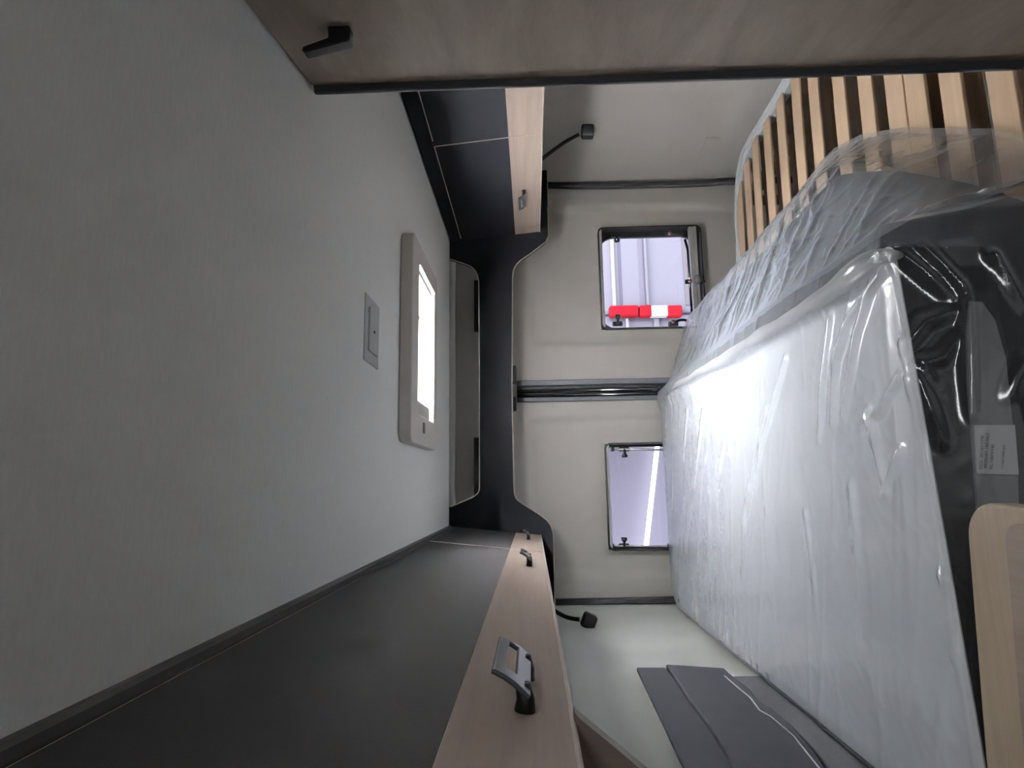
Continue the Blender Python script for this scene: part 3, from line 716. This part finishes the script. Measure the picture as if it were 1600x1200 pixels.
# clear plastic bag: over the top, down the near end, spreading over the slats on the right
def prof(s, y):
    """s 0..1 from the wall side over the top to the foot on the slats"""
    fxx = foot(y)
    ee = edge(y)+0.012; k = sstep(0, 1, (1.45-y)/0.35)
    X = [MX0-0.014, MX0-0.012, MX0-0.004, MX0+0.03, 0.0, 0.30, 0.345, 0.385, lerp(0.43, 0.40, k), lerp(0.43, ee, 0.5), ee, lerp(ee, fxx, 0.5), fxx, fxx+0.012]
    Z = [ZM-0.16, ZM-0.03, ZM+0.006, ZM+0.010, ZM+0.010, ZM+0.012, ZM+0.026, ZM+0.020, ZM-0.030, ZM-0.090, ZB+0.170, ZB+0.085, ZB+0.022, ZB+0.018]
    Sx = [0, 0.04, 0.055, 0.07, 0.32, 0.50, 0.54, 0.56, 0.59, 0.72, 0.83, 0.92, 0.988, 1.0]
    def sm(V):
        h = 0.025*sstep(0.56, 0.62, s)*(1-sstep(0.95, 0.99, s))
        return (pl(Sx, V, s-h)+pl(Sx, V, s-h/2)+pl(Sx, V, s)+pl(Sx, V, s+h/2)+pl(Sx, V, s+h))/5 if h > 0 else pl(Sx, V, s)
    return sm(X), sm(Z)
def rid(v, sc, off=0):
    n = noise.noise(Vector(v)*sc+Vector((off, off*1.3, off*0.7))); return (1-abs(n)*2.2)
NS, NT = 300, 420
me_v = []; me_f = []; me_n = []
for j in range(NT+1):
    t = j/NT
    for i in range(NS+1):
        s = i/NS
        # t: 0 far bottom .. 0.07 far top edge .. 0.78 near top edge .. 1 near bottom
        if t < 0.07: y = 2.585; drop = (1-t/0.07)*0.20; y -= 0.012*(t/0.07)**2
        elif t < 0.80: y = lerp(2.573, 0.865, (t-0.07)/0.73); drop = 0
        else: q = (t-0.80)/0.20; y = 0.865-0.035*min(1, q*3)-0.05*q; drop = 0.30*q
        x, z = prof(s, max(y, 0.9))
        ov = sstep(0.60, 0.9, s)
        if t >= 0.80:                                   # over the near end: keep sloping on the right side
            y -= 0.10*q*ov; z = max(z-drop*(1-0.6*ov), ZB-0.02 if ov > 0.01 else -2)
            y += 0.05*(x-MX0)/(MX1-MX0)*(1-ov)-0.02
        else: z = max(z-drop, ZB+0.012) if drop else z
        if 0.60 < t < 0.80: y += (0.05*min(1, (x-MX0)/(MX1-MX0))*(1-ov)-0.02)*sstep(0.6, 0.8, t)
        # rounded far corner on the wall side
        if y > MY1-0.14 and x < MX0+0.13:
            dx = MX0+0.13-x; dy = y-(MY1-0.14); L_ = math.hypot(dx, dy)
            if L_ > 0.155: x = MX0+0.13-dx*0.155/L_; y = MY1-0.14+dy*0.155/L_
        p = Vector((x, y, z))
        onto = 1.0 if (t > 0.80) else sstep(0.56, 0.66, s)      # loose parts get deep folds
        a = Vector((x*0.30+0.10*y, y*1.2+0.25*x, z*0.5))
        fold = max(0, rid(a, 5.0, 3.1))**5*0.012 + max(0, rid(a, 11.0, 9.2))**5*0.006
        sh = Vector((x*2.4, y*0.8+x*0.6, z*1.5))
        big = noise.noise(sh*2.2)*0.016
        flatk = 1-onto
        amp = 0.13*flatk+0.8*onto
        if s > 0.95: amp *= (1-s)/0.05
        nrm = Vector((0.25*ov, 0, 1)).normalized() if t < 0.80 else Vector((0, -1, 0.15)).normalized()
        if s < 0.05: nrm = Vector((-0.2, 0, 0.2))
        if t < 0.07: nrm = Vector((0, 0.3, 0.3)); amp *= 0.5
        d_ = (fold*amp + max(-0.3*0.016, big)*onto*0.9)
        crk = max(0, rid((x*1.3-0.5*y, y*1.0, z), 24, 1.7))**3*0.0022*(0.2+0.8*onto)
        p += nrm*(d_+crk)*(0.16 if t > 0.80 else (lerp(1.0, 0.7, ov) if t >= 0.07 else 1.0))
        if s > 0.95: p.z = max(p.z, ZB+0.012)
        me_v.append(p); me_n.append(nrm)
for j in range(NT):
    for i in range(NS):
        a = j*(NS+1)+i; me_f.append((a, a+1, a+NS+2, a+NS+1))
import numpy as np
PA = np.array([tuple(p) for p in me_v]); NA = np.array([tuple(n.normalized()) for n in me_n])
def crease(pts, wdt, hgt, jit=0.0):
    H = np.zeros(len(PA)); pts = [np.array(tuple(p)) for p in pts]
    for k in range(len(pts)-1):
        a, b = pts[k], pts[k+1]; ab = b-a; L2 = (ab**2).sum()
        t = np.clip(((PA-a)@ab)/L2, 0, 1); d = np.linalg.norm(PA-(a+t[:, None]*ab), axis=1)
        endf = 1.0 - 0.7*(t if k == len(pts)-2 else 0)
        H = np.maximum(H, np.maximum(0, 1-d/wdt)**1.3*hgt*endf)
    return H
def front2(px, py):                                   # meets the sloping near side of the bag
    p = front(px, py, 0.02)
    for _ in range(8):
        k = (p.x-MX0)/(MX1-MX0); q = max(0.0, (ZM+0.01-p.z)/0.30)
        p = at(px, py, y=0.865-0.035*min(1, q*3)-0.05*q+0.05*min(1.0, k)-0.02)
    return p
tot = np.zeros(len(PA))
sil = np.array(tuple(at(1296, 350, z=-0.745))); dd = np.linalg.norm(PA-sil, axis=1)
cr_ = np.array([max(0, rid((p[0]*1.2, p[1]*1.0+0.3*p[0], p[2]), 13, 5.5))**2 for p in PA])
SIL = np.clip(1-dd/0.20, 0, 1)*cr_*0.020
tz_ = ZM+0.010
for pts, w_, h_2 in (([(1383, 428), (1330, 500), (1310, 560), (1302, 660)], .014, .014), ([(1372, 430), (1342, 520), (1318, 650)], .013, .012), ([(1345, 430), (1322, 500)], .010, .010),
        ([(1410, 588), (1380, 640), (1345, 670)], .011, .012), ([(1358, 645), (1372, 700), (1385, 770)], .012, .013), ([(1410, 705), (1378, 770)], .010, .011), ([(1285, 462), (1291, 500)], .010, .010),
        ([(1300, 500), (1287, 600), (1280, 690)], .013, .009), ([(1230, 560), (1190, 700), (1170, 850)], .016, .008), ([(1150, 600), (1120, 760)], .018, .009), ([(1200, 640), (1165, 800), (1160, 900)], .02, .007),
        ([(1330, 760), (1350, 1000)], .02, .005), ([(1260, 800), (1280, 980)], .02, .005), ([(1100, 640), (1085, 760)], .015, .010), ([(1075, 640), (1068, 720)], .013, .010)):
    tot = np.maximum(tot, crease([at(*p, z=tz_) for p in pts], w_, h_2))
for pts, w_, h_2 in (([(1410, 402), (1450, 435), (1490, 470)], .010, .012), ([(1440, 385), (1500, 450), (1515, 475)], .010, .012), ([(1405, 548), (1440, 505), (1492, 485)], .012, .014), ([(1410, 575), (1470, 560), (1500, 520)], .010, .009),
        ([(1428, 590), (1448, 640), (1470, 690)], .012, .013), ([(1436, 565), (1455, 600)], .010, .012), ([(1508, 470), (1512, 560), (1518, 650)], .009, .012), ([(1550, 400), (1600, 480)], .01, .012),
        ([(1412, 700), (1440, 790)], .010, .010), ([(1450, 880), (1470, 900), (1510, 940)], .010, .012), ([(1460, 1060), (1500, 1020)], .012, .014), ([(1480, 1010), (1470, 1080)], .010, .012), ([(1430, 900), (1445, 1000)], .012, .008),
        ([(1600, 560), (1575, 620)], .010, .012)):
    tot = np.maximum(tot, crease([front2(*p) for p in pts], w_*1.5, h_2*1.3))
PA = PA+NA*(tot+SIL)[:, None]; me_v = [tuple(p) for p in PA]
me = bpy.data.meshes.new('plastic_bag'); me.from_pydata(me_v, [], me_f); me.update()
bag = link('plastic_bag', me, 'clear_plastic', smooth=True)
tag(bag, 'crinkled clear plastic bag pulled over the white mattress and out over the slats', 'bag')

# bunched roll of the same plastic along the mattress edge
roll = [at(px, py, z=ZM+zz_) for px, py, zz_ in ((1048, 608, .02), (1075, 592, .026), (1130, 562, .03), (1200, 519, .03), (1280, 467, .03), (1335, 430, .03), (1368, 410, .026))]
roll += [front(1392, 404, 0.02), front(1412, 402, 0.012)]
pr = spline(roll, 8); rad = []
for i, p in enumerate(pr):
    t = i/(len(pr)-1); rad.append((0.002+0.014*math.sin(math.pi*t)**0.6)*(1+0.5*noise.noise(p*9)))
for i, p in enumerate(pr): p += Vector((noise.noise(p*7), 0, noise.noise(p*7+Vector((3, 0, 0)))))*0.010
obj('rolled_edge', T(pr, rad, n=16), 'bunched_plastic', bag, smooth=True)
# ------------------------------------------------------------------ pocket on the left wall
def wl(px, py, o=0.0): return at(px, py, x=XL+0.006+o)
topl = [(995, 1050), (1028, 1120), (1065, 1200), (1110, 1300), (1150, 1400)]
seam = [(1040, 1050), (1058, 1075), (1078, 1108), (1110, 1150), (1140, 1200), (1190, 1290), (1235, 1400)]
lowl = [(1132, 1056), (1150, 1072), (1172, 1090), (1187, 1110), (1205, 1120), (1240, 1150), (1280, 1200), (1340, 1290), (1400, 1400)]
pk = thing('wall_pocket', 'dark grey fabric storage pocket fixed to the side wall', 'pocket', wl(1130, 1060))
pts = [wl(*p) for p in topl] + [wl(*p) for p in reversed(seam)]
obj('hem', P(pts, (0.012, 0, 0)), 'pocket_fabric', pk, bevel=0.003)
sm2 = [(x+1, y) for x, y in seam]
pts = [wl(*p) for p in sm2] + [wl(*p) for p in reversed(lowl)]
obj('pouch', P(pts, (0.020, 0, 0)), 'pocket_fabric', pk, bevel=0.004)
obj('piping', T([wl(px, py, 0.020) for px, py in lowl], 0.0016, n=6), 'label_white', pk)
# dark carpeted lower side wall
lw = [wl(1050, 1056, -0.002), wl(1140, 1054, -0.002), wl(1190, 1050, -0.002), ]
z1 = -0.50
o = obj('trim_6', B((XL-0.004, 0.35, -1.0), (XL+0.004, 1.72, -0.47)), 'dark_carpet'); struct(o)

# small access flap in the side liner
def wr(px, py):
    y = 2.3
    for _ in range(12):
        p = at(px, py, x=fx_r(y, -0.6)-0.012); y = p.y
    return p
f0, f1, f2, f3 = wr(1103, 216), wr(1158, 213), wr(1158, 268), wr(1103, 268)
zt, zb_ = f0.z, f1.z-0.02
ya, yb = f0.y, min(f3.y, 2.5)
bm = bmesh.new(); n_ = 6
for k in range(n_+1): pass
g = [[(fx_r(lerp(ya, yb, k/n_), -0.6)-0.0105, lerp(ya, yb, k/n_), z) for z in (zb_, zt-0.012, zt)] for k in range(n_+1)]
va = [[bm.verts.new(p) for p in row] for row in g]
for k in range(n_):
    for j in range(2): bm.faces.new((va[k][j], va[k+1][j], va[k+1][j+1], va[k][j+1]))
me = bpy.data.meshes.new('access_flap'); bm.normal_update(); bm.to_mesh(me); bm.free()
o = link('access_flap', me, 'liner'); sd = o.modifiers.new('solid', 'SOLIDIFY'); sd.thickness = 0.004; sd.offset = 0
tag(o, 'rectangular beige access flap in the side liner above the slat frame', 'flap')

# ------------------------------------------------------------------ wooden unit at the foot of the bed, wall side
ZT = -0.50
cn = at(1512, 790, z=ZT)
c1_ = at(1512, 850, z=ZT); c2_ = at(1540, 1200, z=ZT)
ed = (c2_-c1_); ed.z = 0; ed.normalize()                              # far edge direction (towards the wall)
sd_ = Vector((ed.y, -ed.x, 0)); 
if sd_.y > 0: sd_ = -sd_
c0_ = c1_-ed*((c1_.x-at(1560, 782, z=ZT).x)*-1.0 if False else -(at(1560, 783, z=ZT).x-c1_.x)/ -ed.x if False else 0.0)
xe = at(1560, 782, z=ZT).x                                            # free edge
k0 = (xe-c1_.x)/ed.x; A0 = c1_+ed*k0
lenw = (XL+0.055-A0.x)/ed.x
r_ = 0.042
def cab(a, b): return A0+ed*a+sd_*b
ol = []
for k in range(9):
    t = math.radians(90*k/8); ol.append(cab(r_-r_*math.sin(t), r_-r_*math.cos(t)))
ol = ol[::1]
ol = [cab(lenw, 0)]+ol+[cab(0, 0.42), cab(lenw, 0.42)]
un = thing('wooden_cabinet', 'pale wood topped cabinet with a rounded corner at the bed end', 'cabinet', (cab(lenw/2, 0.2).x, cab(0, 0.2).y, FL))
obj('top_board', P(ol, (0, 0, -0.030)), 'wood_top', un, bevel=0.004, seg=3)
obj('body', P([cab(lenw, 0.02)-Vector((0, 0, 0.031)), cab(0.03, 0.02)-Vector((0, 0, 0.031)), cab(0.03, 0.40)-Vector((0, 0, 0.031)), cab(lenw, 0.40)-Vector((0, 0, 0.031))], (0, 0, FL-ZT+0.031)), 'wood_dark', un)
il = []
for k in range(7):
    t = math.radians(90*k/6); il.append(cab(0.016+0.02-0.02*math.sin(t), 0.062+0.02-0.02*math.cos(t))+Vector((0, 0, 0.0005)))
il = [cab(lenw-0.02, 0.062)+Vector((0, 0, 0.0005))]+il+[cab(0.016, 0.38)+Vector((0, 0, 0.0005)), cab(lenw-0.02, 0.38)+Vector((0, 0, 0.0005))]
obj('inlay', P(il, (0, 0, 0.004)), 'wood_door', un, bevel=0.002)

# ------------------------------------------------------------------ outside: neighbouring van and the hall
YV = 4.3
pv = thing('parked_van', 'pale van with a red tail light parked outside the window nearer the slats', 'van', (2.0, YV, FL-0.6))
def v(px, py, d=0.0): return at(px, py, y=YV-d)
tl0, tl1 = v(1000, 495), v(1000, 475)
xe_ = (tl0.x+tl1.x)/2
ztop = v(925, 400).z
bm = bmesh.new(); box(bm, (xe_-0.02, YV, FL-0.4), (xe_+2.6, YV+2.0, 1.2)); box(bm, (xe_-0.83, YV+0.03, FL-0.4), (xe_-0.018, YV+2.0, 1.2))
obj('body', bm, 'van_paint', pv, bevel=0.02)
def strip(name, px0, px1, m, d=0.006, py=430, x0=None, x1=None):
    a, b = v(px0, py), v(px1, py)
    obj(name, B((x0 if x0 is not None else xe_+0.03, YV-d, min(a.z, b.z)), (x1 if x1 is not None else xe_+2.5, YV+0.01, max(a.z, b.z))), m, pv, bevel=0.002)
strip('roof_moulding', 955, 960, 'van_trim', 0.03)
strip('roof_gutter', 966.5, 971, 'van_seam', 0.004)
strip('side_groove', 998, 1006, 'hall_wall', 0.004)
strip('side_ridge', 1007, 1011, 'van_paint', 0.03)
strip('sill', 1068, 1200, 'van_dark', 0.01)
# tail light: three lenses
for nm, p0, p1, m in (('tail_light', 953, 998, 'tail_red'), ('tail_light', 1000, 1018, 'tail_red'), ('reversing_lens', 1018, 1044, 'tail_clear'), ('tail_light', 1044, 1066, 'tail_red')):
    a, b = v(p0, 494, 0.05), v(p1, 476, 0.05)
    obj(nm, B((min(a.x, b.x), YV-0.05, min(a.z, b.z)), (max(a.x, b.x), YV+0.02, max(a.z, b.z))), m, pv, bevel=0.012, seg=3)
strip('rear_badge_strip', 978, 982, 'van_trim', 0.012, py=505, x0=xe_-0.6, x1=xe_-0.06)
strip('rear_groove', 1022, 1030, 'van_paint', 0.002, py=505, x0=xe_-0.6, x1=xe_-0.06)

struct(obj('wall_hall', B((-6, 7.0, -2.2), (8, 7.1, 4.0)), 'hall_wall'))
a, b = at(1026, 706, y=6.9), at(1010, 850, y=6.9)
tl = obj('strip_light', T([a+(a-b)*0.4, b+(b-a)*1.0], 0.024, n=10), 'tube', smooth=True, origin=(a+b)/2); tag(tl, 'thin white strip light shining outside the rear window on the pocket side', 'light')
struct(obj('ground', B((-8, -8, -2.3), (10, 12, -2.2)), 'concrete'))

struct(obj('hall_light_blocker', B((-7, 2.9, 3.6), (9, 9, 3.7)), 'hall_wall'))  # unseen slab added to shade the van and wall outside the windows
